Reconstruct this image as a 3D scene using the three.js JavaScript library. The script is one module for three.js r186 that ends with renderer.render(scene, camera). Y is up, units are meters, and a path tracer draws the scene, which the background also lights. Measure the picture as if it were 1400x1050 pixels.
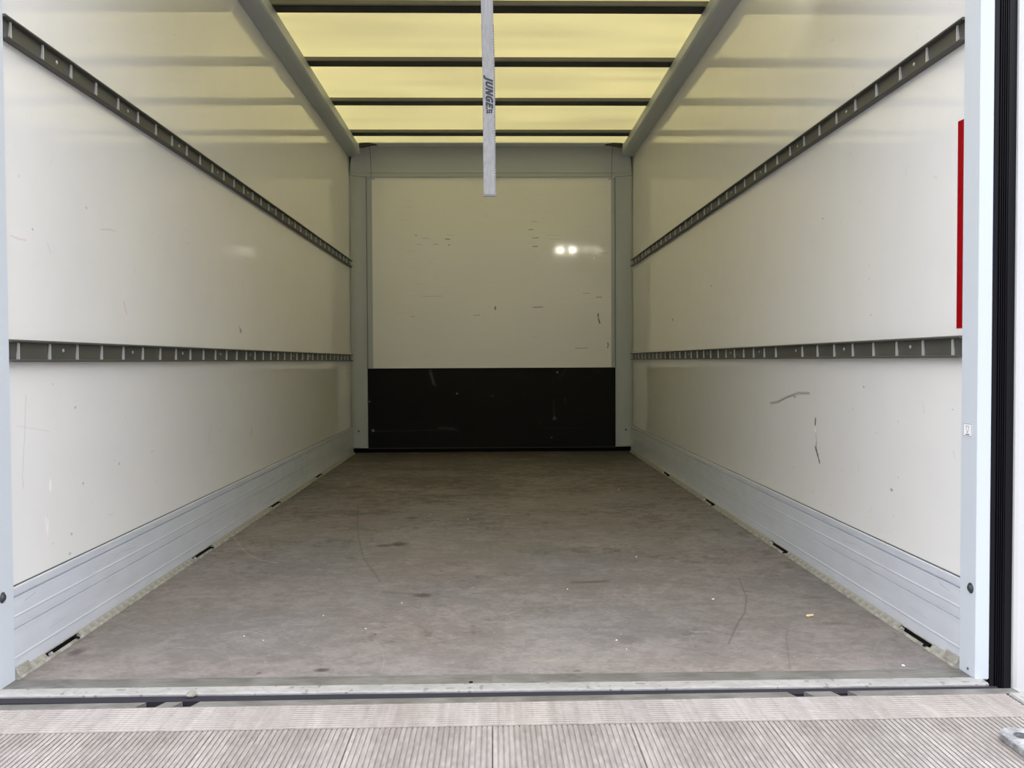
import * as THREE from 'three';
import { mergeGeometries } from 'three/addons/utils/BufferGeometryUtils.js';
import { RectAreaLightUniformsLib } from 'three/addons/lights/RectAreaLightUniformsLib.js';

// ---------------------------------------------------------------- camera, sky, exposure
const scene = new THREE.Scene();
const camera = new THREE.PerspectiveCamera(46.45, 1400 / 1050, 0.05, 200);
camera.position.set(0.0043, 0.6927, 1.9555);
camera.rotation.set(-0.0262, -0.0212, -0.0046, 'YXZ');
scene.add(camera);
const renderer = new THREE.WebGLRenderer({ antialias: true });
renderer.toneMapping = THREE.LinearToneMapping;
renderer.toneMappingExposure = 1.12;
renderer.shadowMap.enabled = true;
renderer.shadowMap.type = THREE.PCFSoftShadowMap;
RectAreaLightUniformsLib.init();
{ // an even overcast sky, three times as bright overhead as at the horizon
  const w = 64, h = 32, d = new Float32Array(w * h * 4), K = 5.0;
  for (let y = 0; y < h; y++) {
    const s = Math.max(0, Math.sin(((y + 0.5) / h - 0.5) * Math.PI)), L = K * (1 + 2 * s) / 3;
    for (let x = 0; x < w; x++) d.set([L * 0.955, L * 0.98, L * 1.075, 1], (y * w + x) * 4);
  }
  const sky = new THREE.DataTexture(d, w, h, THREE.RGBAFormat, THREE.FloatType);
  sky.mapping = THREE.EquirectangularReflectionMapping; sky.minFilter = sky.magFilter = THREE.LinearFilter; sky.needsUpdate = true;
  scene.background = sky; scene.environment = sky;
}

// ---------------------------------------------------------------- helpers
let seed = 7;
const rnd = () => { seed = (seed * 1664525 + 1013904223) >>> 0; return seed / 4294967296; };
const rr = (a, b) => a + (b - a) * rnd();
const taken = {};
const numbered = (n) => { const k = taken[n] = (taken[n] ?? -1) + 1; return k ? n + '_' + String(k).padStart(3, '0') : n; };
const shadow = (o) => { o.traverse((m) => { if (m.isMesh) m.castShadow = m.receiveShadow = true; }); return o; };
function thing(name, label, category, opts = {}) {
  const o = new THREE.Group(); o.name = numbered(name); scene.add(o);
  Object.assign(o.userData, { label, category }, opts); return o;
}
function part(name, geo, m, parent, label) {
  const o = new THREE.Mesh(geo, m); o.name = parent === scene ? numbered(name) : numberedIn(parent, name); parent.add(o); o.castShadow = o.receiveShadow = true;
  if (label) o.userData.label = label; return o;
}
function numberedIn(p, n) { const t = p.userData0 ??= {}; const k = t[n] = (t[n] ?? -1) + 1; return k ? n + '_' + String(k).padStart(3, '0') : n; }
function single(name, geo, m, label, category, opts = {}) { const o = part(name, geo, m, scene); Object.assign(o.userData, { label, category }, opts); return o; }
const S = { kind: 'structure' };

// texture coordinates in metres, by the way each face points (geometry keeps its own place)
function metres(g) {
  g = g.index ? g.toNonIndexed() : g;
  const p = g.attributes.position, uv = new Float32Array(p.count * 2), a = new THREE.Vector3(), b = new THREE.Vector3(), c = new THREE.Vector3();
  for (let i = 0; i < p.count; i += 3) {
    a.fromBufferAttribute(p, i); b.fromBufferAttribute(p, i + 1); c.fromBufferAttribute(p, i + 2);
    const n = b.clone().sub(a).cross(c.clone().sub(a)), x = Math.abs(n.x), y = Math.abs(n.y), z = Math.abs(n.z);
    [a, b, c].forEach((v, k) => { const q = x >= y && x >= z ? [v.z, v.y] : y >= z ? [v.x, v.z] : [v.x, v.y]; uv.set(q, (i + k) * 2); });
  }
  g.setAttribute('uv', new THREE.BufferAttribute(uv, 2)); return g;
}
const box = (x0, x1, y0, y1, z0, z1) => metres(new THREE.BoxGeometry(x1 - x0, y1 - y0, z1 - z0).translate((x0 + x1) / 2, (y0 + y1) / 2, (z0 + z1) / 2));
// a prism of the outline [[a, b], ...] swept along an axis; x: outline is (z, y), y: outline is (x, z), z: outline is (x, y)
function prism(outline, axis, from, to, bevel = 0) {
  const s = new THREE.Shape(outline.map(([a, b]) => axis === 'x' ? new THREE.Vector2(-a, b) : axis === 'y' ? new THREE.Vector2(a, -b) : new THREE.Vector2(a, b)));
  const g = new THREE.ExtrudeGeometry(s, { depth: to - from - 2 * bevel, bevelEnabled: bevel > 0, bevelSize: bevel, bevelThickness: bevel, bevelOffset: -bevel, bevelSegments: 2, steps: 1 });
  g.translate(0, 0, from + bevel);
  if (axis === 'x') g.rotateY(Math.PI / 2);
  if (axis === 'y') g.rotateX(-Math.PI / 2);
  return metres(g);
}
const chamfered = (x0, x1, y0, y1, z0, z1, b = 0.002, axis = 'z') => axis === 'z' ? prism([[x0 + b, y0], [x1 - b, y0], [x1, y0 + b], [x1, y1 - b], [x1 - b, y1], [x0 + b, y1], [x0, y1 - b], [x0, y0 + b]], 'z', z0, z1)
  : axis === 'x' ? prism([[z0 + b, y0], [z1 - b, y0], [z1, y0 + b], [z1, y1 - b], [z1 - b, y1], [z0 + b, y1], [z0, y1 - b], [z0, y0 + b]], 'x', x0, x1)
    : prism([[x0 + b, z0], [x1 - b, z0], [x1, z0 + b], [x1, z1 - b], [x1 - b, z1], [x0 + b, z1], [x0, z1 - b], [x0, z0 + b]], 'y', y0, y1);
const merge = (...g) => mergeGeometries(g.flat().map((q) => { q = q.index ? q.toNonIndexed() : q; for (const k of Object.keys(q.attributes)) if (!['position', 'normal', 'uv'].includes(k)) q.deleteAttribute(k); return q; }));
const flipX = (g) => { // the mirror image across the middle of the truck
  g = g.clone(); const p = g.attributes.position, n = g.attributes.normal, uv = g.attributes.uv;
  for (let i = 0; i < p.count; i++) { p.setX(i, -p.getX(i)); n.setX(i, -n.getX(i)); }
  if (g.index) { const x = g.index; for (let i = 0; i < x.count; i += 3) { const t = x.getX(i); x.setX(i, x.getX(i + 1)); x.setX(i + 1, t); } return g; }
  const sw = (at, k) => { for (let i = 0; i < p.count; i += 3) for (let c = 0; c < k; c++) { const t = at.array[i * k + c]; at.array[i * k + c] = at.array[(i + 1) * k + c]; at.array[(i + 1) * k + c] = t; } };
  sw(p, 3); sw(n, 3); if (uv) sw(uv, 2);
  return g;
};

// noise
const hash = (x, y, s) => { let h = Math.imul(x, 374761393) ^ Math.imul(y, 668265263) ^ Math.imul(s, 2246822519); h = Math.imul(h ^ (h >>> 13), 1274126177); return ((h ^ (h >>> 16)) >>> 0) / 4294967296; };
function vnoise(x, y, s, px = 1e6, py = 1e6) {
  const xi = Math.floor(x), yi = Math.floor(y), fx = x - xi, fy = y - yi, u = fx * fx * (3 - 2 * fx), v = fy * fy * (3 - 2 * fy), m = (a, b) => ((a % b) + b) % b;
  const x0 = m(xi, px), x1 = m(xi + 1, px), y0 = m(yi, py), y1 = m(yi + 1, py);
  return (hash(x0, y0, s) * (1 - u) + hash(x1, y0, s) * u) * (1 - v) + (hash(x0, y1, s) * (1 - u) + hash(x1, y1, s) * u) * v;
}
const canvas = (w, h) => { const c = document.createElement('canvas'); c.width = w; c.height = h; return c; };
function grain(w, h, f) { // f(x, y) -> [r, g, b] in 0..255 (sRGB)
  const c = canvas(w, h), g = c.getContext('2d'), im = g.createImageData(w, h), d = im.data;
  for (let y = 0; y < h; y++) for (let x = 0; x < w; x++) { const q = f(x, y), i = (y * w + x) * 4; d[i] = q[0]; d[i + 1] = q[1]; d[i + 2] = q[2]; d[i + 3] = 255; }
  g.putImageData(im, 0, 0); return c;
}
function tex(c, srgb, W, H, ox = 0, oy = 0, wrap = THREE.RepeatWrapping) { // c covers W x H metres of uv, starting at (ox, oy)
  const t = new THREE.CanvasTexture(c); if (srgb) t.colorSpace = THREE.SRGBColorSpace;
  t.wrapS = t.wrapT = wrap; t.magFilter = THREE.LinearFilter; t.repeat.set(1 / W, 1 / H); t.offset.set(-ox / W, -oy / H); return t;
}
// strokes and spots in metres on a canvas that covers W x H metres from (ox, oy)
function pen(c, W, H, ox, oy) {
  const g = c.getContext('2d'), X = (u) => (u - ox) / W * c.width, Y = (v) => (1 - (v - oy) / H) * c.height;
  return {
    line(pts, width, color) { g.strokeStyle = color; g.lineWidth = Math.max(0.6, width / W * c.width); g.lineCap = 'round'; g.lineJoin = 'round'; g.beginPath(); pts.forEach(([u, v], i) => i ? g.lineTo(X(u), Y(v)) : g.moveTo(X(u), Y(v))); g.stroke(); },
    smear(pts, w0, color, n = 5) { for (let k = 0; k < n; k++) this.line(pts.map(([u, v]) => [u + rr(-w0, w0), v + rr(-w0, w0) * 0.7]), w0 * rr(0.3, 0.8), color); },
    spot(u, v, ru, rv, color, ragged = 0.25) { g.fillStyle = color; for (let k = 0; k < 4; k++) { g.beginPath(); const q = 1 - k * 0.2; for (let a = 0; a < 24; a++) { const t = a / 24 * 2 * Math.PI, r = q * (1 + ragged * (rnd() - 0.5)); g.lineTo(X(u + ru * r * Math.cos(t)), Y(v + rv * r * Math.sin(t))); } g.fill(); } },
    g, X, Y,
  };
}

// ---------------------------------------------------------------- measures (x across, y up from the cargo floor, z towards the open rear; the doorway is at z = 0)
const WX = 1.054, ZB = -4.83, TOP = 2.303;

// ---------------------------------------------------------------- materials
const M = (o) => new THREE.MeshStandardMaterial(o), P = (o) => new THREE.MeshPhysicalMaterial(o);
const waves = (() => { // slow waviness of the laminate, as heights in 0..1
  const N = 512, d = new Float32Array(N * N * 4);
  for (let y = 0; y < N; y++) for (let x = 0; x < N; x++) { const u = x / N, v = y / N, q = 0.78 * vnoise(u * 10, v * 10, 1, 10, 10) + 0.22 * vnoise(u * 25, v * 25, 2, 25, 25); d.set([q, q, q, 1], (y * N + x) * 4); }
  const t = new THREE.DataTexture(d, N, N, THREE.RGBAFormat, THREE.FloatType); t.wrapS = t.wrapT = THREE.RepeatWrapping; t.magFilter = t.minFilter = THREE.LinearFilter; t.repeat.set(1 / 1.3, 1 / 1.3); t.needsUpdate = true; return t;
})();
function wallCanvas(side) {
  const W = 4.9, H = 2.31, c = grain(2048, 1024, (x, y) => {
    const u = x / 2048 * 4.9, v = y / 1024 * 2.31, a = vnoise(u * 2.2, v * 2.2, 21 + side) - 0.5, b = vnoise(u * 14, v * 14, 22 + side) - 0.5, e = hash(x, y, 23) - 0.5, q = 233 + 3 * a + 2 * b + 1.5 * e;
    return [q, q - 1, q - 3];
  });
  const p = pen(c, W, H, -4.87, 0), dark = (a) => `rgba(92,84,78,${a})`, pale = (a) => `rgba(255,255,255,${a})`;
  for (let i = 0; i < 150; i++) { const u = rr(-4.8, -0.02), v = Math.pow(rnd(), 1.6) * 1.9 + 0.22, l = rr(0.004, 0.03), t = rr(-1, 1); p.line([[u, v], [u + l * Math.cos(t * 6), v + l * Math.sin(t * 6)]], rr(0.001, 0.003), dark(rr(0.04, 0.18))); }
  for (let i = 0; i < 70; i++) { const u = rr(-4.8, -0.02), v = rr(0.22, 2.0); p.spot(u, v, rr(0.0015, 0.005), rr(0.0015, 0.004), dark(rr(0.04, 0.1))); }
  if (side < 0) {
    p.line([[-0.641, 0.868], [-0.65, 0.85], [-0.66, 0.831]], 0.004, 'rgba(190,110,96,.28)');
    p.line([[-0.042, 0.9725], [-0.07, 0.970], [-0.107, 0.9706]], 0.003, 'rgba(190,140,110,.28)'); p.spot(-0.137, 1.0, 0.004, 0.003, dark(0.15));
    p.line([[-0.498, 1.052], [-0.55, 1.06], [-0.593, 1.061]], 0.004, dark(0.12)); p.spot(-0.413, 1.096, 0.006, 0.004, dark(0.08));
    p.spot(-1.83, 0.823, 0.02, 0.012, dark(0.1)); p.line([[-1.81, 0.84], [-1.84, 0.815]], 0.012, dark(0.18));
    p.line([[-0.094, 0.62], [-0.088, 0.56], [-0.084, 0.521], [-0.072, 0.44], [-0.076, 0.41]], 0.0022, dark(0.2));
    p.spot(-0.178, 0.308, 0.007, 0.025, pale(0.5)); p.line([[-0.1807, 0.33], [-0.177, 0.31], [-0.1756, 0.2875]], 0.004, 'rgba(200,160,165,.35)');
    p.spot(-0.198, 0.4, 0.005, 0.018, pale(0.4)); for (const [u, v] of [[-0.332, 0.579], [-0.592, 0.406], [-0.3, 0.263], [-0.29, 0.216], [-0.369, 0.381]]) p.spot(u, v, 0.007, 0.004, dark(0.1));
    p.line([[-0.05, 0.553], [-0.2, 0.5285]], 0.0015, dark(0.15)); p.line([[-1.42, 0.445], [-1.40, 0.42], [-1.39, 0.393]], 0.004, dark(0.14)); p.spot(-1.98, 0.387, 0.01, 0.02, dark(0.06));
  } else {
    p.smear([[-1.407, 0.5247], [-1.32, 0.537], [-1.213, 0.5576], [-1.098, 0.5749], [-1.03, 0.580], [-0.991, 0.5795]], 0.008, 'rgba(104,96,76,.09)', 10);
    p.line([[-1.33, 0.536], [-1.213, 0.5576], [-1.135, 0.568]], 0.006, 'rgba(96,88,70,.16)'); p.spot(-1.135, 0.561, 0.012, 0.004, 'rgba(90,80,60,.15)');
    p.line([[-0.934, 0.498], [-0.9365, 0.48]], 0.009, 'rgba(50,48,46,.75)'); p.spot(-0.937, 0.462, 0.006, 0.008, pale(0.7));
    p.line([[-0.930, 0.45], [-0.9218, 0.422]], 0.003, 'rgba(70,68,66,.4)');
    p.smear([[-0.935, 0.4066], [-0.925, 0.395], [-0.9148, 0.3825], [-0.903, 0.37], [-0.8949, 0.3586]], 0.005, 'rgba(40,38,36,.5)', 7); p.smear([[-0.928, 0.42], [-0.922, 0.39]], 0.006, 'rgba(80,76,72,.18)', 6);
    for (const [u, v, r] of [[-0.375, 0.347, 0.009], [-0.556, 0.6135, 0.006], [-0.065, 0.576, 0.003], [-0.879, 1.139, 0.006], [-0.51, 0.814, 0.004], [-0.526, 0.916, 0.003], [-1.535, 0.225, 0.004], [-2.33, 1.046, 0.01], [-3.25, 0.927, 0.02]]) p.spot(u, v, r, r * 0.5, dark(0.18));
    p.line([[-4.0, 1.585], [-4.005, 1.55]], 0.01, dark(0.25)); p.spot(-3.9, 0.39, 0.02, 0.014, pale(0.5)); p.smear([[-3.09, 0.42], [-3.07, 0.37], [-3.075, 0.32]], 0.008, pale(0.5), 4);
  }
  return tex(c, true, W, H, -4.87, 0, THREE.ClampToEdgeWrapping);
}
const wallMat = (side) => P({ map: wallCanvas(side), roughness: 0.065, ior: 1.5, bumpMap: waves, bumpScale: 0.00022 });
const plainWall = P({ color: '#e6e5e1', roughness: 0.3 });
const backMap = (() => {
  const c = grain(1024, 1024, (x, y) => { const u = x / 480, v = y / 480, q = 238 + 5 * (vnoise(u * 2, v * 3, 31) - 0.5) + 2.5 * (hash(x, y, 32) - 0.5) + 2 * (vnoise(u * 3, v * 90, 33) - 0.5); return [q, q - 1, q - 4]; });
  const p = pen(c, 1.9, 1.5, -0.95, 0.6), ink = (a) => `rgba(66,58,46,${a})`;
  for (const [u, v, l, w, a] of [[-0.569, 1.638, 0.012, 0.004, 0.5], [-0.50, 1.617, 0.05, 0.003, 0.35], [-0.547, 1.572, 0.03, 0.004, 0.25], [-0.42, 1.572, 0.035, 0.004, 0.4], [-0.332, 1.61, 0.03, 0.008, 0.45], [-0.322, 1.566, 0.012, 0.009, 0.5], [0.297, 1.681, 0.03, 0.006, 0.5], [0.33, 1.62, 0.045, 0.005, 0.65], [0.33, 1.554, 0.035, 0.006, 0.6], [0.32, 1.741, 0.04, 0.003, 0.25], [0.345, 1.096, 0.07, 0.009, 0.35], [-0.115, 1.0365, 0.045, 0.004, 0.35], [0.717, 1.2, 0.05, 0.006, 0.22], [0.811, 1.172, 0.035, 0.007, 0.4], [0.677, 0.784, 0.09, 0.009, 0.2], [0.485, 1.609, 0.1, 0.002, 0.2], [0.845, 1.503, 0.06, 0.005, 0.22], [-0.6, 1.027, 0.02, 0.008, 0.2], [-0.45, 1.18, 0.16, 0.004, 0.16], [-0.31, 1.64, 0.06, 0.003, 0.2], [0.46, 1.64, 0.1, 0.003, 0.18]])
    for (let k = 0; k < 3; k++) p.line([[u - l / 2 + rr(-0.004, 0.004), v + rr(-0.003, 0.003)], [u + l / 2 + rr(-0.004, 0.004), v + rr(-0.003, 0.003)]], w * 0.7, ink(a * 0.6));
  p.line([[0.8055, 1.045], [0.803, 1.02], [0.8125, 0.985], [0.8166, 0.972]], 0.008, ink(0.8)); p.line([[0.8, 1.02], [0.8, 1.0]], 0.01, 'rgba(235,232,225,.8)');
  p.line([[0.8775, 0.825], [0.88, 0.8], [0.874, 0.785]], 0.006, ink(0.7)); p.spot(0.866, 0.8, 0.007, 0.012, 'rgba(240,238,230,.7)');
  p.line([[0.0235, 1.1], [0.024, 1.08]], 0.012, ink(0.5)); p.spot(0.773, 1.465, 0.007, 0.012, 'rgba(255,255,250,.9)');
  for (let i = 0; i < 60; i++) { const u = rr(-0.9, 0.9), v = rr(0.66, 2.0), l = rr(0.01, 0.08); p.line([[u, v], [u + l, v + rr(-0.004, 0.004)]], 0.0025, ink(rr(0.04, 0.14))); }
  return tex(c, true, 1.9, 1.5, -0.95, 0.6, THREE.ClampToEdgeWrapping);
})();
const backMat = P({ map: backMap, roughness: 0.07, ior: 1.5, bumpMap: waves, bumpScale: 0.00005 });
const kickMap = (() => { // the black scuff board on the front wall
  const c = grain(1024, 512, (x, y) => { const q = 7 + 3 * (vnoise(x / 60, y / 40, 41) - 0.5) + 5 * (hash(x, y, 42) - 0.5); return [q, q * 0.97, q * 0.95]; }), p = pen(c, 1.9, 0.64, -0.95, 0), w = (a) => `rgba(180,174,178,${a})`;
  for (const [a, b] of [[[-0.4714, 0.634], [-0.43, 0.5]], [[-0.474, 0.62], [-0.45, 0.52]], [[-0.468, 0.6], [-0.44, 0.51]]]) p.line([a, b], 0.02, w(0.16));
  for (const [u, v, r, a] of [[-0.268, 0.445, 0.008, 0.7], [0.493, 0.602, 0.008, 0.7], [-0.93, 0.3875, 0.008, 0.6], [-0.905, 0.168, 0.014, 0.6], [0.4469, 0.107, 0.008, 0.35], [-0.002, 0.427, 0.01, 0.2], [0.4695, 0.2517, 0.022, 0.2]]) p.spot(u, v, r, r, w(a * 0.5));
  p.line([[-0.91, 0.164], [-0.74, 0.163], [-0.3, 0.17]], 0.004, w(0.4)); p.smear([[-0.42, 0.19], [-0.3, 0.184], [-0.27, 0.17]], 0.016, w(0.1), 6); p.line([[0.34, 0.18], [0.7, 0.178]], 0.006, w(0.14));
  p.line([[0.465, 0.4], [0.464, 0.33], [0.47, 0.25]], 0.008, w(0.2)); p.line([[0.553, 0.41], [0.552, 0.37]], 0.005, w(0.3)); p.line([[0.51, 0.56], [0.56, 0.63]], 0.014, w(0.14)); p.line([[0.358, 0.25], [0.356, 0.2]], 0.004, w(0.25)); p.line([[0.76, 0.63], [0.81, 0.59]], 0.008, w(0.12));
  for (let i = 0; i < 40; i++) { const u = rr(-0.93, 0.93), v = rr(0.04, 0.62); p.line([[u, v], [u + rr(-0.03, 0.03), v + rr(-0.02, 0.02)]], 0.002, w(rr(0.05, 0.2))); }
  return tex(c, true, 1.9, 0.64, -0.95, 0, THREE.ClampToEdgeWrapping);
})();
const scuffMat = M({ map: kickMap, roughness: 0.75 });
scuffMat.roughness = 0.9;

// plywood cargo floor: brown-grey coated board, worn and stained, with the light falloff painted in
const floorTex = (() => {
  const N = 2048, c = grain(N, N, (x, y) => {
    const u = x / N * 2.1, v = y / N * 4.9;
    const a = vnoise(u * 1.6, v * 1.2, 51) - 0.5, b = vnoise(u * 6, v * 9, 52) - 0.5, d = vnoise(u * 24, v * 42, 53) - 0.5, e = vnoise(u * 90, v * 190, 54) - 0.5, f = hash(x, y, 55) - 0.5, s = vnoise(u * 5, v * 130, 56) - 0.5;
    const worn1 = 0.35 * vnoise(u * 9, v * 9, 58) + 0.35 * vnoise(u * 34, v * 38, 59) + 0.3 * vnoise(u * 120, v * 140, 60), wearLight = Math.min(1, Math.max(0, (worn1 - 0.36 - 0.3 * v / 4.9) * 3.2));  // wear, made denser towards the doorway to paint in the brighter light there
    const grimeAndShade = 0.3 * vnoise(u * 4, v * 6, 64) + 0.38 * vnoise(u * 26, v * 34, 65) + 0.32 * vnoise(u * 100, v * 130, 66), grimeShade = Math.min(1, Math.max(0, (grimeAndShade - 0.75 + 0.12 * v) * 3));  // grime, thickened towards the far end to paint in the dimness there
    const q = 110 + 14 * wearLight - 36 * grimeShade + 6 * a + 5 * b + 6 * d + 11 * e + 12 * f + 3 * s, r = (vnoise(u * 2.3, v * 2.6, 57) - 0.5) * 5;
    return [q + 1 + r, q - 5, q - 9 - r];
  });
  const p = pen(c, 2.1, 4.9, -1.05, -4.85), D = (a) => `rgba(48,40,36,${a})`, Wt = (a) => `rgba(196,186,178,${a})`;
  p.g.save();
  // pen() draws v upwards from oy; floor v runs along z
  for (let i = 0; i < 240; i++) { const u = rr(-1.02, 1.02), v = rr(-4.7, -0.02), t = rr(0, 6.28), l = rr(0.02, 0.3), k = rr(-1.5, 1.5); p.line([0, 1, 2, 3].map((j) => [u + l * j / 3 * Math.cos(t + k * j / 3), v + l * j / 3 * Math.sin(t + k * j / 3)]), rr(0.0012, 0.003), rnd() < 0.6 ? Wt(rr(0.05, 0.2)) : D(rr(0.06, 0.22))); }
  for (let i = 0; i < 90; i++) { const u = rr(-1.0, 1.0), v = rr(-4.6, -0.05); p.spot(u, v, rr(0.01, 0.07), rr(0.01, 0.06), (rnd() < 0.5 ? Wt : D)(rr(0.012, 0.035)), 0.8); }
  for (const [u, v, a, b, k] of [[-0.408, -1.398, 0.034, 0.026, 0.3], [-0.353, -1.422, 0.036, 0.045, 0.34], [-0.207, -0.678, 0.032, 0.024, 0.3], [-0.383, -0.045, 0.019, 0.014, 0.34], [-0.358, -1.99, 0.032, 0.034, 0.28], [0.159, -2.059, 0.012, 0.02, 0.3], [0.222, -1.838, 0.014, 0.02, 0.28], [0.891, -0.357, 0.03, 0.02, 0.1], [-0.996, -0.19, 0.02, 0.03, 0.2], [-0.499, -1.19, 0.025, 0.018, 0.14], [-0.298, -0.306, 0.006, 0.006, 0.35], [0.338, -0.235, 0.03, 0.04, 0.06], [0.938, -0.609, 0.05, 0.025, 0.08], [-0.813, -2.049, 0.04, 0.03, 0.1], [-0.52, -0.03, 0.008, 0.006, 0.25], [0.188, -0.02, 0.012, 0.006, 0.2], [-0.43, -0.3, 0.06, 0.05, 0.03], [0.17, -1.35, 0.09, 0.1, 0.03]]) p.spot(u, v, a, b, D(k * 0.8), 0.3);
  p.smear([[0.25, -0.81], [0.323, -0.814], [0.36, -0.83]], 0.012, D(0.14), 5); p.line([[-0.33, -0.72], [-0.22, -0.69]], 0.01, D(0.2));
  p.line([[-0.649, -2.366], [-0.59, -1.95], [-0.528, -1.556], [-0.455, -1.188], [-0.353, -0.85]], 0.006, D(0.22)); p.line([[0.781, -0.852], [0.74, -0.62], [0.689, -0.46], [0.65, -0.379], [0.575, -0.198]], 0.004, D(0.3));
  p.line([[-1.02, -1.578], [-0.95, -1.42], [-0.901, -1.303], [-0.82, -1.18], [-0.738, -1.12]], 0.003, Wt(0.35)); p.line([[0.746, -0.375], [0.755, -0.3], [0.734, -0.25], [0.665, -0.014]], 0.004, D(0.16));
  p.line([[0.714, -2.052], [0.9, -2.06], [1.035, -2.075]], 0.006, Wt(0.2)); p.line([[0.70, -2.09], [0.72, -2.02]], 0.008, D(0.3)); for (let i = 0; i < 7; i++) p.line([[0.69 + i * 0.05, -1.98 - i * 0.01], [0.71 + i * 0.05, -2.05]], 0.01, D(0.16));
  for (let i = 0; i < 260; i++) { const u = rr(-1.0, 1.0), v = rr(-4.5, 0); p.spot(u, v, 0.0016, 0.002, rnd() < 0.7 ? Wt(0.55) : D(0.4)); }
  // darker ragged spots, denser along the walls and the far end
  for (let i = 0; i < 420; i++) { const s = rnd() < 0.5 ? -1 : 1, u = s * (1.045 - Math.pow(rnd(), 2) * 0.09), v = rr(-4.8, 0); p.spot(u, v, rr(0.004, 0.014), rr(0.006, 0.03), D(rr(0.02, 0.07)), 0.9); }
  for (let i = 0; i < 260; i++) { const u = rr(-1, 1), v = -4.83 + Math.pow(rnd(), 2) * 0.28; p.spot(u, v, rr(0.01, 0.05), rr(0.006, 0.03), D(rr(0.03, 0.09)), 0.9); }
  return c;
})();
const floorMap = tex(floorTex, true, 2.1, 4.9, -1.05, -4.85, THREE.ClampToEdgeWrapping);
const floorBump = tex(grain(1024, 1024, (x, y) => { const u = x / 1024, q = 0.5 * vnoise(u * 64, y / 1024 * 160, 61, 64, 160) + 0.5 * hash(x, y, 62); return [q * 255, q * 255, q * 255]; }), false, 0.8, 0.8);
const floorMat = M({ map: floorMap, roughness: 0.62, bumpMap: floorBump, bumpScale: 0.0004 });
const roofMat = P({ color: new THREE.Color(0.975, 0.935, 0.665), transmission: 0.41, thickness: 0, roughness: 1, ior: 1.35,
  map: tex(grain(512, 1024, (x, y) => { const u = x / 128, v = y / 128, q = 245 + 12 * (vnoise(u * 1.2, v * 1.5, 71) - 0.5) + 10 * (vnoise(u * 0.8, v * 7, 72) - 0.5); return [q, q - 2, q - 4]; }), true, 2.2, 4.95, -1.1, -4.88) });
const metalNoise = (s, base, amp, streak) => grain(512, 512, (x, y) => { const q = base + amp * (vnoise(x / 40, y / 40, s, 13, 13) - 0.5) + streak * (vnoise(x / 3, y / 60, s + 1) - 0.5) + 5 * (hash(x, y, s + 2) - 0.5); return [q, q, q]; });
const frameGrey = M({ color: '#b3b9bd', roughness: 0.42 });
const frameDark = M({ color: '#8f9493', roughness: 0.45 });
const frameWhite = M({ color: '#ccd3da', roughness: 0.38 });
const kickAlu = M({ map: tex((() => { const c = grain(1024, 256, (x, y) => { const q = 226 + 6 * (vnoise(x / 200, y / 18, 81) - 0.5) + 7 * (vnoise(x / 30, y / 30, 82) - 0.5) + 4 * (hash(x, y, 83) - 0.5); return [q - 6, q - 1, q + 7]; }), p = pen(c, 2.45, 0.21, 0, 0); for (let i = 0; i < 110; i++) { const u = rr(0, 2.4), v = rr(0.02, 0.2), l = rr(0.01, 0.09); p.line([[u, v], [u + l, v + rr(-0.006, 0.006)]], rr(0.0012, 0.004), `rgba(110,110,112,${rr(0.08, 0.3)})`); } return c; })(), true, 2.45, 0.21), roughness: 0.4, metalness: 0.25 });
const railDark = M({ color: '#5c5c56', roughness: 0.5, metalness: 0.35 });
const railBare = M({ color: '#d6d6d2', roughness: 0.35, metalness: 0.3 });
const bowMat = M({ color: '#6a685c', roughness: 0.5 }), bowBlack = M({ color: '#191917', roughness: 0.6 });
const stripMat = M({ map: tex(grain(1024, 64, (x, y) => { const q = 158 + 34 * (vnoise(x / 14, y / 20, 91) - 0.5) + 22 * (vnoise(x / 3, y / 4, 92) - 0.5) + 12 * (hash(x, y, 93) - 0.5); return [q - 12, q - 15, q - 25]; }), true, 1.3, 0.04), roughness: 0.8 });
const nearBlack = P({ color: '#141210', roughness: 0.95, specularIntensity: 0.3 });  // near-black: paints shade into gaps and recesses, also colours chassis and pins
const steel = M({ map: tex(grain(1024, 256, (x, y) => { const q = 109 + 26 * (vnoise(x / 40, y / 30, 95) - 0.5) + 18 * (vnoise(x / 16, y / 3, 96) - 0.5) + 14 * (hash(x, y, 97) - 0.5); return [q + 4, q + 2, q - 3]; }), true, 1.1, 0.3), roughness: 0.5, metalness: 0.3 });
const galv = M({ map: tex(grain(256, 256, (x, y) => { const q = 140 + 46 * (vnoise(x / 16, y / 16, 161, 16, 16) - 0.5) + 34 * (vnoise(x / 5, y / 5, 162) - 0.5) + 10 * (hash(x, y, 163) - 0.5); return [q, q, q + 1]; }), true, 0.2, 0.2), roughness: 0.45, metalness: 0.3 });
const worn = M({ map: tex(grain(1024, 256, (x, y) => { const q = 158 + 18 * (vnoise(x / 60, y / 20, 98) - 0.5) + 14 * (vnoise(x / 9, y / 5, 99) - 0.5) + 8 * (hash(x, y, 100) - 0.5), d = vnoise(x / 11, y / 11, 101) > 0.86 ? 30 : 0; return [q - d, q - 2 - d, q - 6 - d]; }), true, 1.1, 0.3), roughness: 0.5, metalness: 0.2 });
const rubber = P({ color: '#0c0b10', roughness: 0.42, specularIntensity: 0.6 });
const gapGrey = P({ color: '#2a282e', roughness: 0.9, specularIntensity: 0.4 });
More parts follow.
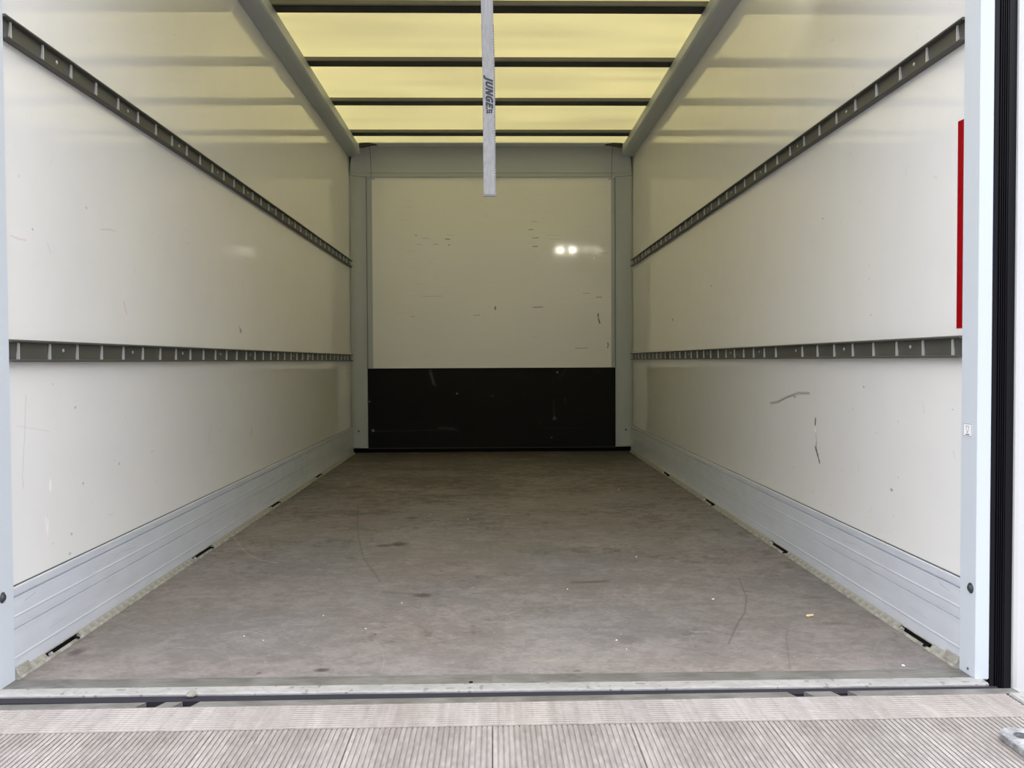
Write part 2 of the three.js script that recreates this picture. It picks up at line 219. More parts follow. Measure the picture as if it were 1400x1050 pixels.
const deck = (s) => M({ map: tex(grain(1024, 1024, (x, y) => { const u = x / 1024 * 1.2, v = y / 1024 * 1.2, q = 140 + 16 * (vnoise(u * 8, v * 5, s) - 0.5) + 18 * (vnoise(u * 60, v * 18, s + 1) - 0.5) + 20 * (vnoise(u * 180, v * 60, s + 2) - 0.5) + 12 * (hash(x, y, s + 3) - 0.5), r = vnoise(u * 3.3, v * 4, s + 4) * 7; return [q + 2 + r * 0.3, q - 4, q - 8 - r * 0.7]; }), true, 1.2, 1.2), roughness: 0.6, metalness: 0.15 });
const deckCross = deck(110), deckLong = deck(120);
const rivetMat = M({ color: '#c9c9c6', roughness: 0.3, metalness: 0.5 });
const asphalt = M({ map: tex(grain(512, 512, (x, y) => { const q = 104 + 30 * (hash(x, y, 131) - 0.5) + 16 * (vnoise(x / 32, y / 32, 132, 16, 16) - 0.5); return [q, q - 1, q - 3]; }), true, 1.5, 1.5), roughness: 0.9 });

// ---------------------------------------------------------------- the shell
single('ground', box(-40, 40, -1.15, -1.0, -40, 40), asphalt, 'grey asphalt yard that the truck stands on', 'ground', S);
single('added_warehouse', merge(box(-30, 30, -1.0, 7.2, 13, 29), box(-30.2, 30.2, 7.2, 7.6, 12.8, 29.2)), M({ color: '#7d7f80', roughness: 0.8 }), 'added unseen grey warehouse across the yard, dimming the deep interior', 'building', S);  // unseen building, added to block low sky light from the deep interior
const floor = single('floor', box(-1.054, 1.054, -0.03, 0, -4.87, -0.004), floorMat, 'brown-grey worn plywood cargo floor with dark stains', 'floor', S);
for (const s of [-1, 1]) {
  const w = s < 0 ? 'left' : 'right';
  single('wall_' + w, s < 0 ? box(-1.094, -WX, -0.03, TOP, -4.87, -0.004) : box(WX, 1.094, -0.03, TOP, -4.87, -0.004), wallMat(s),
    s < 0 ? 'glossy white side wall opposite the red tape, with a pale dent low near the doorway' : 'glossy white side wall with the red tape and a dark gouge low down', 'wall', S);
}
const wallBack = thing('wall_back', 'white front wall panel with a black scuff board along its foot', 'wall', S);
part('panel', box(-1.053, 1.053, 0.034, 2.3, -4.87, ZB), backMat, wallBack);
part('scuff_board', prism([[-0.9415, 0.0335], [0.9345, 0.0335], [0.9345, 0.6376], [-0.9415, 0.6376]], 'z', ZB, ZB + 0.006), scuffMat, wallBack, 'black scuff board with pale scrapes');
part('foot_gap', box(-1.053, 1.053, -0.028, 0.0335, -4.87, ZB - 0.012), nearBlack, wallBack, 'gap under the board, its shade painted near-black');  // near-black fill, the shade of the gap put into its colour
part('foot_profile', box(-0.9415, 0.9345, 0.0305, 0.0333, ZB, ZB + 0.0068), railDark, wallBack);
for (const s of [-1, 1]) part('edge_strip', s < 0 ? box(-0.9385, -0.9, 0.64, 2.073, ZB, ZB + 0.004) : box(0.9045, 0.9315, 0.64, 2.073, ZB, ZB + 0.004), frameGrey, wallBack);
for (const s of [-1, 1]) part('groove', s < 0 ? box(-0.9415, -0.9388, 0.64, 2.073, ZB, ZB + 0.003) : box(0.9318, 0.9345, 0.64, 2.073, ZB, ZB + 0.003), nearBlack, wallBack);
single('ceiling', box(-1.094, 1.094, TOP, TOP + 0.003, -4.87, 0.062), roofMat, 'translucent yellow roof sheet lit by the sky', 'roof', S);

// aluminium kick plates along the foot of the side walls: a grooved profile
for (const s of [-1, 1]) {
  const d = 0.008, f = (q) => -(WX - q);
  const out = [[f(0), 0.0], [f(d), 0.0], [f(d), 0.041], [f(d + 0.0009), 0.0435], [f(d + 0.0009), 0.0455], [f(d), 0.048], [f(d), 0.1072], [f(d - 0.004), 0.1076], [f(d - 0.004), 0.110], [f(d), 0.1106], [f(d), 0.133], [f(d + 0.0009), 0.1355], [f(d + 0.0009), 0.137], [f(d), 0.1395], [f(d), 0.1772], [f(d - 0.007), 0.1774], [f(d - 0.007), 0.1818], [f(d), 0.182], [f(d), 0.199], [f(d - 0.0013), 0.2003], [f(0.001), 0.2003]];
  const g = prism(out, 'z', -4.76, -0.004), line = box(-WX + 0.0002, -WX + 0.0032, 0.2004, 0.2026, -4.74, -0.004);
  const t = thing('baseboard_' + (s < 0 ? 'left' : 'right'), s < 0 ? 'grey aluminium kick plate with long grooves, opposite the wall with the red tape' : 'grey aluminium kick plate with long grooves, under the dark gouge in the wall', 'kick plate', S);
  part('plate', s < 0 ? g : flipX(g), kickAlu, t); part('joint', s < 0 ? line : flipX(line), railDark, t, 'thin dark joint line');
}
// dusty edge strips between kick plate and floor, each with oblong lashing slots
for (const s of [-1, 1]) {
  const t = thing('trim', s < 0 ? 'dusty beige edge strip with dark slots between floor and the kick plate opposite the red tape' : 'dusty beige edge strip with dark slots between floor and the kick plate below the red tape', 'edge strip', S);
  const X = WX - 0.008, slots = s < 0 ? [[-0.30, -0.135], [-1.372, -1.15], [-2.42, -2.22], [-3.48, -3.28]] : [[-0.289, -0.126], [-1.35, -1.16], [-2.40, -2.2], [-3.47, -3.27]];
  const outline = [[-X, 0], [-X + 0.0155, 0], [-X + 0.0155, 0.002], [-X + 0.011, 0.0075], [-X + 0.003, 0.0155], [-X, 0.0165]];
  const low = [[-X, 0], [-X + 0.0155, 0], [-X + 0.0155, 0.002], [-X + 0.0115, 0.007], [-X + 0.0095, 0.007], [-X + 0.006, 0.001], [-X, 0.001]];
  const fl = (g) => s < 0 ? g : flipX(g);
  let z = -0.004; const put = (a, b, o, m, n) => part(n, fl(prism(o, 'z', a, b)), m, t);
  for (const [a, b] of slots) {
    put(b, z, outline, stripMat, 'strip'); put(a, b, low, stripMat, 'slot_lip');
    part('slot_recess', fl(box(-X + 0.0003, -X + 0.002, 0.001, 0.0135, a + 0.004, b - 0.004)), nearBlack, t);
    part('slot_recess', fl(box(-X + 0.002, -X + 0.0058, 0.0012, 0.0022, a + 0.004, b - 0.004)), nearBlack, t);
    part('slot_cap', fl(chamfered(-X + 0.0003, -X + 0.004, 0.0135, 0.0163, a, b, 0.001)), stripMat, t);
    const nut = new THREE.CylinderGeometry(0.004, 0.005, 0.008, 8).rotateZ(-0.9).translate(-X + 0.0085, 0.0085, s < 0 ? b - 0.018 : a + 0.014);
    part('clip', fl(metres(nut)), rivetMat, t, 'small bright metal clip');
    part('clip', fl(metres(new THREE.TorusGeometry(0.0065, 0.0028, 6, 12, 4).rotateX(1.2).translate(-X + 0.0095, 0.0075, s < 0 ? a + 0.02 : b - 0.02))), nearBlack, t);
    z = a;
  }
  put(-4.76, z, outline, stripMat, 'strip');
  part('end_piece', fl(prism([[-X, 0.0167], [-X + 0.0032, 0.0157], [-X + 0.0112, 0.0077], [-X + 0.0118, 0.0085], [-X + 0.004, 0.0245], [-X, 0.0255]], 'z', -0.062, -0.0045)), stripMat, t);
}

// ---------------------------------------------------------------- frame at the far end: coved corner posts, coved beam, corner castings
const cove = []; // plan of the corner post, from the wall round to the front panel: [x, z, nx, nz]
for (let i = 0; i <= 14; i++) { const t = i / 14 * Math.PI / 2; cove.push([-0.958 - 0.094 * Math.cos(t) + 0.0005, -4.741 - 0.075 * Math.sin(t), Math.cos(t), Math.sin(t)]); }
const rise = [[0, 2.077], [0, 2.1], [0.004, 2.104], [0.0045, 2.110], [0.003, 2.12]]; // the coved beam: [forward, height]
for (let i = 1; i <= 12; i++) { const t = i / 12 * Math.PI / 2 * 0.94; rise.push([0.003 + 0.1 * (1 - Math.cos(t)) * 1.0, 2.12 + 0.162 * Math.sin(t)]); }
for (const s of [-1, 1]) {
  const xe = s < 0 ? -0.942 : -0.935;
  const plan = [[-1.0535, ZB], ...cove.map(([x, z]) => [x, z]), [xe - 0.003, -4.816], [xe, -4.819], [xe, ZB]];
  const t = thing('trim', s < 0 ? 'grey coved corner post at the far end, beside the wall without red tape' : 'grey coved corner post at the far end, beside the wall with red tape', 'corner post', S);
  const g = prism(plan, 'y', 0.046, 2.0755);
  part('post', s < 0 ? g : flipX(g), frameGrey, t);
  const rv = metres(new THREE.SphereGeometry(0.008, 10, 6, 0, 6.3, 0, 1.6).scale(1, 0.5, 1).rotateX(1.1).translate(-1.0105, 0.165, -4.8));
  part('rivet', s < 0 ? rv : flipX(rv), railDark, t);
  // corner casting: the two coves meet in it
  const cs = [...cove, [-0.93, -4.816, 0, 1], [s < 0 ? -0.9045 : -0.9085, -4.816, 0, 1]], pos = [], idx = [];
  const n = cs.length, m = rise.length;
  for (const [f, y] of rise) for (const [x, z, nx, nz] of cs) pos.push(x + nx * f * (nx > 0.5 ? 0.8 : 1) + (nx > 0 ? 0.0015 * nx : 0), y, z + nz * f + 0.0015);
  for (let j = 0; j + 1 < m; j++) for (let i = 0; i + 1 < n; i++) { const a = j * n + i; idx.push(a, a + 1, a + n, a + 1, a + n + 1, a + n); }
  let cg = new THREE.BufferGeometry(); cg.setAttribute('position', new THREE.Float32BufferAttribute(pos, 3)); cg.setIndex(idx); cg.computeVertexNormals(); cg.setAttribute('uv', new THREE.Float32BufferAttribute(new Array(pos.length / 3 * 2).fill(0), 2));
  const c = thing('trim', s < 0 ? 'grey corner casting where beam and post meet, beside the wall without red tape' : 'grey corner casting where beam and post meet, beside the wall with red tape', 'corner piece', S);
  part('casting', s < 0 ? cg : flipX(cg), frameGrey, c);
  const capTop = box(-1.0535, s < 0 ? -0.9045 : -0.9085, 2.2775, 2.3, ZB, -4.70);
  part('casting_top', s < 0 ? capTop : flipX(capTop), frameDark, c);
  for (const dx of [0.006, 0.016]) { const r2 = metres(new THREE.SphereGeometry(0.0035, 8, 5).translate(-0.9 + dx - (s < 0 ? 0 : 0.004), 2.06, ZB + 0.004)); part('rivet', s < 0 ? r2 : flipX(r2), railDark, c); }
  part('seam', (() => { const q = prism([[ZB, 2.075], [-4.8175, 2.075], ...rise.slice(1).map(([f, y]) => [-4.8175 + f, y + 0.001]), [-4.712, 2.295], [ZB, 2.295]], 'x', -0.9045, -0.9015); return s < 0 ? q : flipX(q).translate(0.004, 0, 0); })(), nearBlack, c);
  part('seam', (() => { const q = prism([[-1.0535, ZB], ...cove.map(([x, z]) => [x - 0.0012, z - 0.0012]), [xe - 0.003, -4.8175], [xe, -4.8175], [xe, ZB]], 'y', 2.0755, 2.078); return s < 0 ? q : flipX(q); })(), nearBlack, c);
  // cable-tie like dark bracket lying on the lip in the corner
  const br = prism([[-0.972, 2.264], [-0.969, 2.296], [-0.9, 2.298], [-0.856, 2.29], [-0.835, 2.281], [-0.885, 2.277], [-0.925, 2.268], [-0.945, 2.262]], 'z', -4.697, -4.68);
  part('bracket', s < 0 ? br : flipX(br), bowBlack, c, 'dark bracket in the roof corner');
}
{
  const o = [[ZB, 2.075], [-4.816, 2.075], ...rise.slice(1).map(([f, y]) => [-4.816 + f, y]), [-4.709, 2.292], [-4.705, 2.299], [ZB, 2.299]];
  const t = thing('trim', 'grey coved cross beam over the front wall panel', 'beam', S);
  part('beam', prism(o, 'x', -0.9015, 0.9055), frameGrey, t);
  part('top_lip', box(-0.9015, 0.9055, 2.2995, 2.3028, -4.72, -4.698), railBare, t);
}
// side roof beams
for (const s of [-1, 1]) {
  const o = [[-1.0535, 2.2], [-1.02, 2.2035], [-0.995, 2.209], [-0.978, 2.2165], [-0.9705, 2.2245], [-0.9705, 2.279], [-1.0535, 2.279]];
  const g = prism(o, 'z', -4.7, -0.003);
  single('trim', s < 0 ? g : flipX(g), frameGrey, s < 0 ? 'grey roof beam along the top of the wall without red tape' : 'grey roof beam along the top of the wall with red tape', 'beam', S);
}
// roof bows under the sheet
const bowTop = (z) => prism([[z + 0.001, 2.2812], [z + 0.082, 2.2812], [z + 0.088, 2.2822], [z + 0.0895, 2.286], [z + 0.0885, 2.3025], [z + 0.001, 2.3025]], 'x', -1.053, 1.053);
const bowPad = (z) => prism([[z, 2.2793], [z + 0.073, 2.2793], [z + 0.08, 2.2802], [z + 0.08, 2.2811], [z, 2.2811]], 'x', -1.05, 1.05);
const bowZ = [-4.417, -3.660, -2.926, -2.178, -1.43, -0.685];
['closest to the front panel', 'second from the front panel', 'third from the front panel', 'fourth from the front panel, nearest visible', 'fifth from the front panel', 'sixth from the front panel, above the lamps'].forEach((w, i) => {
  const t = thing('roof_bow', 'dark roof bow under the yellow sheet, ' + w, 'roof bow', { group: 'roof bows under the yellow sheet' });
  part('profile', bowTop(bowZ[i]), bowMat, t); part('underside', bowPad(bowZ[i]), bowBlack, t);
});

// ---------------------------------------------------------------- rear portal
for (const s of [-1, 1]) {
  const fl = (g) => s < 0 ? flipX(g) : g, side = s < 0 ? 'beside the wall without red tape' : 'beside the wall with red tape';
  const post = [[1.042, -0.0035], [1.0425, -0.0038], [1.0755, -0.0038], [1.0755, 0.052]];
  for (let i = 0; i <= 6; i++) { const t = i / 6 * Math.PI / 2; post.push([1.0655 + 0.01 * Math.cos(t), 0.052 + 0.0102 * Math.sin(t)]); }
  post.push([1.0436, 0.0622], [1.042, 0.0606]);
  const t = thing('trim', 'pale grey doorway post with a round plug, ' + side, 'doorway post', S);
  part('post', fl(prism(post, 'y', 0.0003, 2.28)), frameWhite, t);
  const plug = metres(new THREE.LatheGeometry([[0, 0.0055], [0.004, 0.0052], [0.0068, 0.0045], [0.0078, 0.002], [0.0105, 0.0014], [0.0118, 0.0003], [0.0118, -0.001], [0, -0.001]].reverse().map(([a, b]) => new THREE.Vector2(a, b)), 20).rotateZ(Math.PI / 2).translate(1.0418, 0.193, 0.0405));
  part('plug', fl(plug), M({ color: '#474b4f', roughness: 0.4, metalness: 0.4 }), t, 'dark grey round plug');
  if (s > 0) part('rivet', fl(metres(new THREE.SphereGeometry(0.003, 8, 6).translate(1.0416, 0.0135, 0.033))), railDark, t);
  // black ribbed rubber seal outside the post
  const ribs = [[1.0765, 0.03], [1.1255, 0.03], [1.1255, 0.052], [1.109, 0.053], [1.1085, 0.051]];
  for (let i = 0; i < 4; i++) { const x = 1.107 - i * 0.0046; ribs.push([x, 0.0505], [x - 0.0012, 0.0545], [x - 0.0026, 0.0545], [x - 0.0036, 0.0505]); }
  ribs.push([1.0875, 0.0525], [1.079, 0.0525], [1.0765, 0.05]);
  single('rubber_seal', fl(prism(ribs, 'y', -0.12, 2.4)), rubber, s < 0 ? 'black ribbed rubber seal along the doorway, on the side without red tape' : 'black ribbed rubber seal standing along the doorway beside the white outer post', 'seal');
  const outer = [[1.1265, -0.3], [1.2, -0.3], [1.2, 0.05], [1.192, 0.062], [1.132, 0.064], [1.1265, 0.058]];
  single('trim', fl(prism(outer, 'y', -0.7, 2.45)), M({ color: '#d2d1cf', roughness: 0.4 }), s < 0 ? 'white outer post of the body, on the side without red tape' : 'white outer post of the body beside the black rubber seal', 'outer post', S);
}
single('trim', chamfered(-1.12, 1.12, 2.307, 2.46, -0.003, 0.062, 0.006, 'x'), frameWhite, 'white doorway header over the open rear', 'header', S);

// lamp switch sticker on the doorway post
{
  const c = canvas(128, 128), g = c.getContext('2d'); g.fillStyle = '#f4f4f6'; g.fillRect(0, 0, 128, 128); g.strokeStyle = '#8a8a90'; g.lineWidth = 6; g.strokeRect(5, 5, 118, 118);
  g.strokeStyle = '#9a9aa0'; g.lineWidth = 7; g.beginPath(); g.arc(64, 46, 19, 0.8 * Math.PI, 2.2 * Math.PI); g.stroke(); g.beginPath(); g.moveTo(52, 60); g.lineTo(54, 76); g.moveTo(76, 60); g.lineTo(74, 76); g.stroke();
  for (const a of [-2.6, -2.1, -1.05, -0.5]) { g.beginPath(); g.moveTo(64 + 27 * Math.cos(a), 46 + 27 * Math.sin(a)); g.lineTo(64 + 34 * Math.cos(a), 46 + 34 * Math.sin(a)); g.stroke(); }
  g.fillStyle = '#4a4a50'; g.beginPath(); g.arc(64, 86, 8, 0, 7); g.fill(); g.fillRect(36, 104, 56, 11);
  const tx = new THREE.CanvasTexture(c); tx.colorSpace = THREE.SRGBColorSpace; tx.magFilter = THREE.LinearFilter;
  const geo = new THREE.BoxGeometry(0.036, 0.0285, 0.0006).rotateY(-Math.PI / 2).translate(1.0417, 0.5365, 0.0228);
  single('sticker', geo, M({ map: tx, roughness: 0.5 }), 'small white sticker with a bulb symbol on the doorway post', 'sticker');
}
// red reflective tape
{
  const m = P({ specularIntensity: 0.15, map: tex(grain(128, 128, (x, y) => { const k = ((x + y) % 32 < 3 || (x - y + 256) % 32 < 3) ? -8 : 0; return [150 + k, 3, 12]; }), true, 0.02, 0.02), roughness: 0.6 });
  single('reflective_tape', prism([[-0.0505, 0.7605], [-0.0165, 0.7605], [-0.0165, 1.2245], [-0.0505, 1.2255]], 'x', WX - 0.0008, WX), m, 'upright strip of red reflective tape on the white wall', 'tape');
}

// ---------------------------------------------------------------- lashing rails: flanged channel, dividers, rivets
const D = 0.1407;
function rail(s, y0, y1, z0, skip, rivets, label) {
  const fl = (g) => s < 0 ? g : flipX(g), t = thing('lashing_rail', label, 'rail', { group: 'lashing rails on the side walls' });
  const X = -WX, o = [[X + 0.0003, y0], [X + 0.0175, y0], [X + 0.019, y0 + 0.0015], [X + 0.019, y0 + 0.0045], [X + 0.015, y0 + 0.006], [X + 0.0065, y0 + 0.006], [X + 0.0065, y1 - 0.006], [X + 0.015, y1 - 0.006], [X + 0.019, y1 - 0.0045], [X + 0.019, y1 - 0.0015], [X + 0.0175, y1], [X + 0.0003, y1]];
  part('channel', fl(prism(o, 'z', -4.742, -0.0045)), railDark, t);
  const dg = fl(prism([[X + 0.0065, y0 + 0.006], [X + 0.0128, y0 + 0.006], [X + 0.0128, y1 - 0.007], [X + 0.0085, y1 - 0.006], [X + 0.0075, (y0 + y1) / 2], [X + 0.0065, y0 + 0.016]], 'z', -0.0015, 0.0015));
  for (let k = 0; k < 34; k++) { const z = z0 - k * D; if (z < -4.73 || k === skip) continue; part('divider', dg, railBare, t).position.z = z; }
  const rg = fl(metres(new THREE.SphereGeometry(0.005, 10, 6, 0, 6.3, 0, 1.6).scale(1, 0.5, 1).rotateZ(-Math.PI / 2)));
  for (let z = rivets; z > -4.7; z -= 3 * D) part('rivet', rg, rivetMat, t).position.set((s < 0 ? 1 : -1) * (X + 0.0065), (y0 + y1) / 2 + 0.003, z);
}
rail(-1, 0.6944, 0.7437, -0.0453, -1, -0.26, 'dark lashing rail at the height of the black board, on the wall without red tape');
rail(1, 0.6944, 0.7437, -0.0468, 8, -0.2608, 'dark lashing rail just below the red tape');
rail(-1, 1.3915, 1.4413, -0.0367, -1, -0.253, 'upper dark lashing rail on the wall without red tape');
rail(1, 1.3915, 1.4413, -0.0375, -1, -0.2521, 'upper dark lashing rail above the red tape');

// ---------------------------------------------------------------- sill across the doorway
{
  const t = thing('door_sill', 'worn metal sill across the edge of the plywood floor', 'sill');
  part('tread_plate', box(-1.074, 1.074, -0.006, 0.0002, -0.0038, 0.052), steel, t, 'dull grey plate, scratched');
  part('nosing', prism([[0.0522, -0.05], [0.0522, 0.0008], [0.055, 0.0018], [0.086, 0.0018], [0.0905, 0.0006], [0.0915, -0.0015], [0.0915, -0.05]], 'x', -1.058, 1.0555), worn, t, 'bright worn aluminium edge');
  part('gap_strip', box(-1.07, 1.07, -0.05, -0.0045, 0.0917, 0.1205), gapGrey, t, 'dark grey gap strip');  // dark grey strip filling the gap between nosing and platform
  part('hole_plug', metres(new THREE.CylinderGeometry(0.0045, 0.0045, 0.0012, 14).scale(1, 1, 1).translate(-0.0464, 0.0007, 0.0438)), nearBlack, t, 'black hole in the plate');
  part('clod', metres(new THREE.DodecahedronGeometry(0.011, 1).scale(1, 0.6, 1.3).translate(-0.628, 0.0, 0.092)), stripMat, t, 'pale clod of dirt on the edge');
}
single('cross_member', box(-1.07, 1.07, -0.25, -0.0505, -0.05, 0.125), nearBlack, 'dark chassis member below the sill', 'chassis');

// ---------------------------------------------------------------- tail-lift platform, level with the floor, a little lower at one side
{
  const t = thing('tail_lift_platform', 'ribbed aluminium tail-lift platform level with the cargo floor', 'tail lift');
  t.position.set(0, -0.002, -0.0055); t.rotation.z = 0.0040;
  const H = -0.034;
  // hinge strip with four notches
  const notch = [[-0.722, -0.682], [-0.648, -0.612], [0.624, 0.66], [0.716, 0.752]], out = [[-1.086, 0.156], [-1.086, 0.128]];
  for (const [a, b] of notch) { const l = a < 0 ? 0.012 : -0.012; out.push([a + l, 0.128], [a + l * 0.7, 0.136], [a, 0.1545], [b, 0.1545], [b + l * 0.7, 0.136], [b + l, 0.128]); }
  out.push([1.086, 0.128], [1.086, 0.156]);
  part('hinge_strip', prism(out, 'y', -0.012, 0), steel, t, 'dull grey strip with hinge notches');
  for (const [a, b] of notch) {
    const x = (a + b) / 2, e = a < 0 ? a - 0.002 : b - 0.002;
    const lug = prism([[0.122, -0.03], [0.155, -0.03], [0.152, -0.012], [0.146, -0.004], [0.138, -0.0015], [0.13, -0.005], [0.124, -0.014]], 'x', e, e + 0.006);
    part('hinge_lug', lug, worn, t);
    part('hinge_pin', metres(new THREE.CylinderGeometry(0.007, 0.007, b - a, 12).rotateZ(Math.PI / 2).translate(x, -0.022, 0.14)), nearBlack, t);
  }
  // cross profile with ribs along its length
  const rib = [[0.1565, H], [0.1565, 0]];
  for (let i = 0; i < 11; i++) { const z = 0.160 + i * 0.0101; rib.push([z, 0.0], [z + 0.0012, 0.0016], [z + 0.0055, 0.0016], [z + 0.0067, 0.0]); }
  rib.push([0.2745, 0], [0.2745, H]);
  part('cross_profile', prism(rib, 'x', -1.054, 1.054), deckCross, t, 'ribbed profile running along the hinge');
  // planks with ribs running away from the truck
  const n = 8, w = 2.108 / n, pitch = w / 26;
  for (let k = 0; k < n; k++) {
    const o = [[0.0006, H], [0.0006, -0.002]];
    for (let i = 0; i < 26; i++) { const x = i * pitch; o.push([x + 0.0012, -0.0021], [x + 0.0018, 0], [x + pitch - 0.0016, 0], [x + pitch - 0.001, -0.0021]); }
    o.push([w - 0.0006, -0.002], [w - 0.0006, H]);
    part('plank', prism(o, 'z', 0.2765, 1.62), deckLong, t).position.x = -1.054 + k * w;
  }
  for (const s of [-1, 1]) {
    const g = merge(chamfered(1.0625, 1.098, H, 0.002, 0.158, 1.62, 0.003), box(1.0565, 1.0622, H, -0.012, 0.158, 1.62));
    part('side_rail', s < 0 ? flipX(g) : g, worn, t, 'pale metal side rail');
    const e = prism([[1.087, 0.128], [1.098, 0.128], [1.101, 0.134], [1.1, 0.157], [1.087, 0.157]], 'y', H, 0.001);
    part('end_cap', s < 0 ? flipX(e) : e, worn, t);
  }
  // lifting eye lying on the ribs
  const sh = new THREE.Shape(); sh.moveTo(-0.031, -0.34); sh.lineTo(-0.031, 0); sh.absarc(0, 0, 0.031, Math.PI, 0, true); sh.lineTo(0.031, -0.34); sh.closePath();
  const ho = new THREE.Path(); ho.absellipse(0.0, -0.006, 0.0145, 0.0145, 0, 2 * Math.PI, true); sh.holes.push(ho);
  const eg = new THREE.ExtrudeGeometry(sh, { depth: 0.009, bevelEnabled: true, bevelSize: 0.002, bevelThickness: 0.002, bevelSegments: 2, curveSegments: 20 }).rotateX(-Math.PI / 2).translate(0.951, 0.0025, 0.386);
  part('lifting_eye', metres(eg), galv, t, 'galvanised flat eye with a round hole');
}

// ---------------------------------------------------------------- pull strap hanging in the doorway
{
  const t = thing('pull_strap', 'grey webbing pull strap with black print hanging in the doorway', 'strap');
  const c = canvas(160, 2048), g = c.getContext('2d'), len = 0.362, wid = 0.0265;
  const im = grain(160, 2048, (x, y) => { const q = 141 + 9 * Math.sin(y * 1.6) * ((x >> 2) % 2 ? 1 : -1) * 0.5 + 14 * (vnoise(x / 18, y / 46, 141) - 0.5) + 10 * (hash(x, y, 142) - 0.5) - (x > 146 && (y >> 4) % 2 ? 52 : 0) - (x < 6 ? 22 : 0); return [q, q - 1, q - 4]; });
  g.drawImage(im, 0, 0);
  g.save(); g.translate(0, 0); const Y = (y) => (1.408 - y) / len * 2048;
  g.translate(42, Y(1.297)); g.rotate(Math.PI / 2); g.fillStyle = '#34353a'; g.font = 'italic bold 100px sans-serif'; const ww = Y(1.2345) - Y(1.297), k = ww / g.measureText('JUNGE').width; g.save(); g.transform(k, 0, -0.12, 1.2, 0, 0); g.fillText('JUNGE', 0, 0); g.lineWidth = 9; g.strokeStyle = '#34353a'; g.strokeText('JUNGE', 0, 0); g.restore();
  const lx = ww + 8; g.beginPath(); g.arc(lx + 10, -8, 13, 0, 7); g.fill(); for (const [a, b] of [[34, -70], [34, -44], [58, -68], [60, -40], [38, -16], [62, -14]]) { g.beginPath(); g.arc(lx + a, b, 13, 0, 7); g.fill(); }
  g.fillStyle = 'rgba(90,92,98,.75)'; g.font = '30px sans-serif'; g.fillText('FAHRZEUGBAU', 70, 34); g.restore();
  const tx = new THREE.CanvasTexture(c); tx.colorSpace = THREE.SRGBColorSpace; tx.magFilter = THREE.LinearFilter;
  const c2 = grain(128, 512, (x, y) => { const q = 145 + 9 * Math.sin(y * 1.6) * ((x >> 2) % 2 ? 1 : -1) * 0.5 + 16 * (vnoise(x / 18, y / 46, 151) - 0.5) + 10 * (hash(x, y, 152) - 0.5) - (x < 6 || x > 121 ? 24 : 0); return [q, q - 1, q - 3]; });
  const tx2 = new THREE.CanvasTexture(c2); tx2.colorSpace = THREE.SRGBColorSpace; tx2.wrapT = THREE.RepeatWrapping; tx2.repeat.set(1, 2);
  // a band of webbing that sways and twists a little on its way down
  const band = (y0, y1, w, z, thick, n = 40) => {
    const gq = new THREE.BoxGeometry(w, y1 - y0, thick, 4, n, 1).translate(0, (y0 + y1) / 2, z), p = gq.attributes.position;
    for (let i = 0; i < p.count; i++) { const y = p.getY(i), x = p.getX(i), sway = 0.0042 * (1 - (y - 1.05) / 0.42) - 0.0040 + 0.0007 * Math.sin(y * 16), tw = 0.1 * Math.sin(y * 5); p.setX(i, x + sway); p.setZ(i, p.getZ(i) + x * tw + 0.003 * Math.sin(y * 9)); }
    gq.computeVertexNormals(); return gq;
  };
  part('webbing', band(1.048, 2.306, 0.0258, 0.03, 0.002, 80), M({ map: tx2, roughness: 0.85 }), t);
  part('sewn_flap', band(1.046, 1.408, wid, 0.0325, 0.0022), M({ map: tx, roughness: 0.85 }), t, 'sewn flap with black lettering');
  part('fold', band(1.0435, 1.048, 0.0268, 0.0312, 0.0062, 2), M({ color: '#6f6f6f', roughness: 0.9 }), t);
}

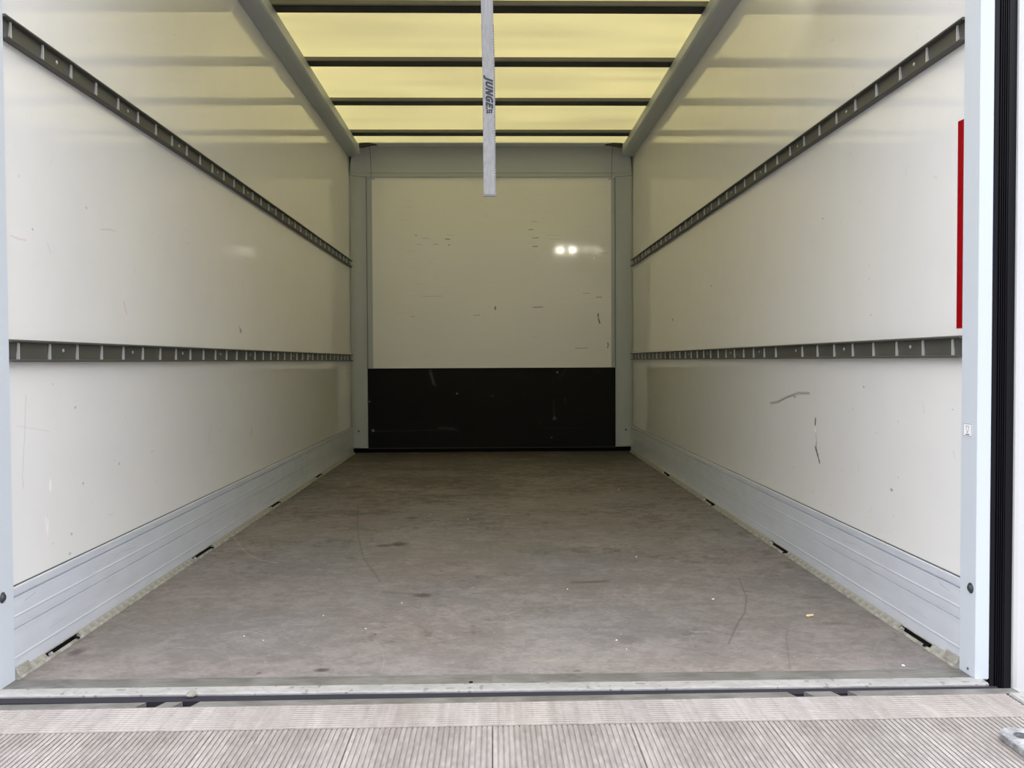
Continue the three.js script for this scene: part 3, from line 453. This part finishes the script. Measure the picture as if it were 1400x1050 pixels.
// ---------------------------------------------------------------- the pair of work lamps under the rearmost bow (mirrored in the wall panels)
for (const [x, w] of [[0.83, 'farther from the wall'], [0.975, 'closer to the wall']]) {
  const t = thing('work_lamp', 'small square white work lamp under the roof bow, the one ' + w, 'lamp', { group: 'work lamps under the roof bow' });
  t.position.set(x, 2.03, -0.72);
  const bodyM = M({ color: '#3a3b3d', roughness: 0.5 });
  part('housing', new THREE.BoxGeometry(0.08, 0.07, 0.03).translate(0, 0, 0.02), bodyM, t);
  part('added_hood', merge(box(-0.04, -0.037, -0.035, 0.035, -0.045, 0.0048), box(0.037, 0.04, -0.035, 0.035, -0.045, 0.0048), box(-0.0368, 0.0368, 0.032, 0.035, -0.045, 0.0048), box(-0.0368, 0.0368, -0.035, -0.032, -0.045, 0.0048)), bodyM, t);  // unseen hood, added to keep lamp light off the wall beside it
  part('bracket', box(-0.01, 0.01, 0.0352, 0.2472, 0.04, 0.05), bodyM, t);
  part('lens', new THREE.BoxGeometry(0.068, 0.058, 0.004).translate(0, 0, 0.0028), new THREE.MeshStandardMaterial({ color: '#ffffff', emissive: '#fff6e2', emissiveIntensity: 70, roughness: 0.5 }), t);
  const l = new THREE.RectAreaLight('#fff6e2', 12, 0.068, 0.058); l.position.set(0, 0, -0.0005); l.lookAt(0, -0.02, -1); t.add(l);
}

// ---------------------------------------------------------------- litter on the floor
{
  const chip = new THREE.ExtrudeGeometry(new THREE.Shape([[-0.009, -0.003], [-0.004, -0.0065], [0.003, -0.004], [0.0095, -0.0045], [0.01, 0.003], [0.002, 0.0035], [-0.006, 0.006]].map((q) => new THREE.Vector2(...q))), { depth: 0.0025, bevelEnabled: true, bevelSize: 0.0006, bevelThickness: 0.0006, bevelSegments: 1 }).rotateX(-Math.PI / 2).rotateZ(0.12).translate(0.853, 0.002, -0.419);
  single('wood_chip', metres(chip), M({ color: '#e3c796', roughness: 0.7 }), 'little yellow wood chip lying on the plywood floor', 'chip');
  const crumb = metres(new THREE.DodecahedronGeometry(0.0034, 0).scale(1, 0.6, 0.8)), cm = M({ color: '#e4e0d8', roughness: 0.8 });
  const order = ['nearest', 'second nearest', 'third nearest', 'fourth nearest', 'fifth nearest', 'sixth nearest', 'seventh nearest', 'eighth nearest', 'ninth nearest', 'tenth nearest', 'eleventh nearest', 'third farthest', 'second farthest', 'farthest'];
  const crumbs = [[0.636, -0.597, 1.25], [0.925, -0.024, 1.2], [-0.108, -1.942, 1], [-0.26, -0.592, 0.9], [0.306, -0.231, 0.9], [-0.461, -0.475, 0.7], [-0.824, -3.122, 1.2], [0.672, -2.785, 1.4], [-0.627, -0.3, 0.7], [0.226, -0.728, 0.9], [0.504, -1.159, 1.2], [0.321, -0.163, 0.6], [-0.569, -0.262, 0.6], [-0.328, -0.35, 0.8]].sort((a, b) => b[1] - a[1]);
  crumbs.forEach(([x, z, k], i) => {
    const o = single('crumb', crumb, cm, `tiny pale crumb on the brown plywood floor, ${order[i]} ${i > 10 ? 'from' : 'to'} the door sill`, 'crumb', { group: 'pale crumbs on the plywood floor' });
    o.scale.set(k, k * 0.9, k); o.rotation.y = x * 9; o.position.set(x, 0.0017 * k, z);
  });
}
scene.traverse((o) => { delete o.userData0; });
shadow(scene);
renderer.render(scene, camera);
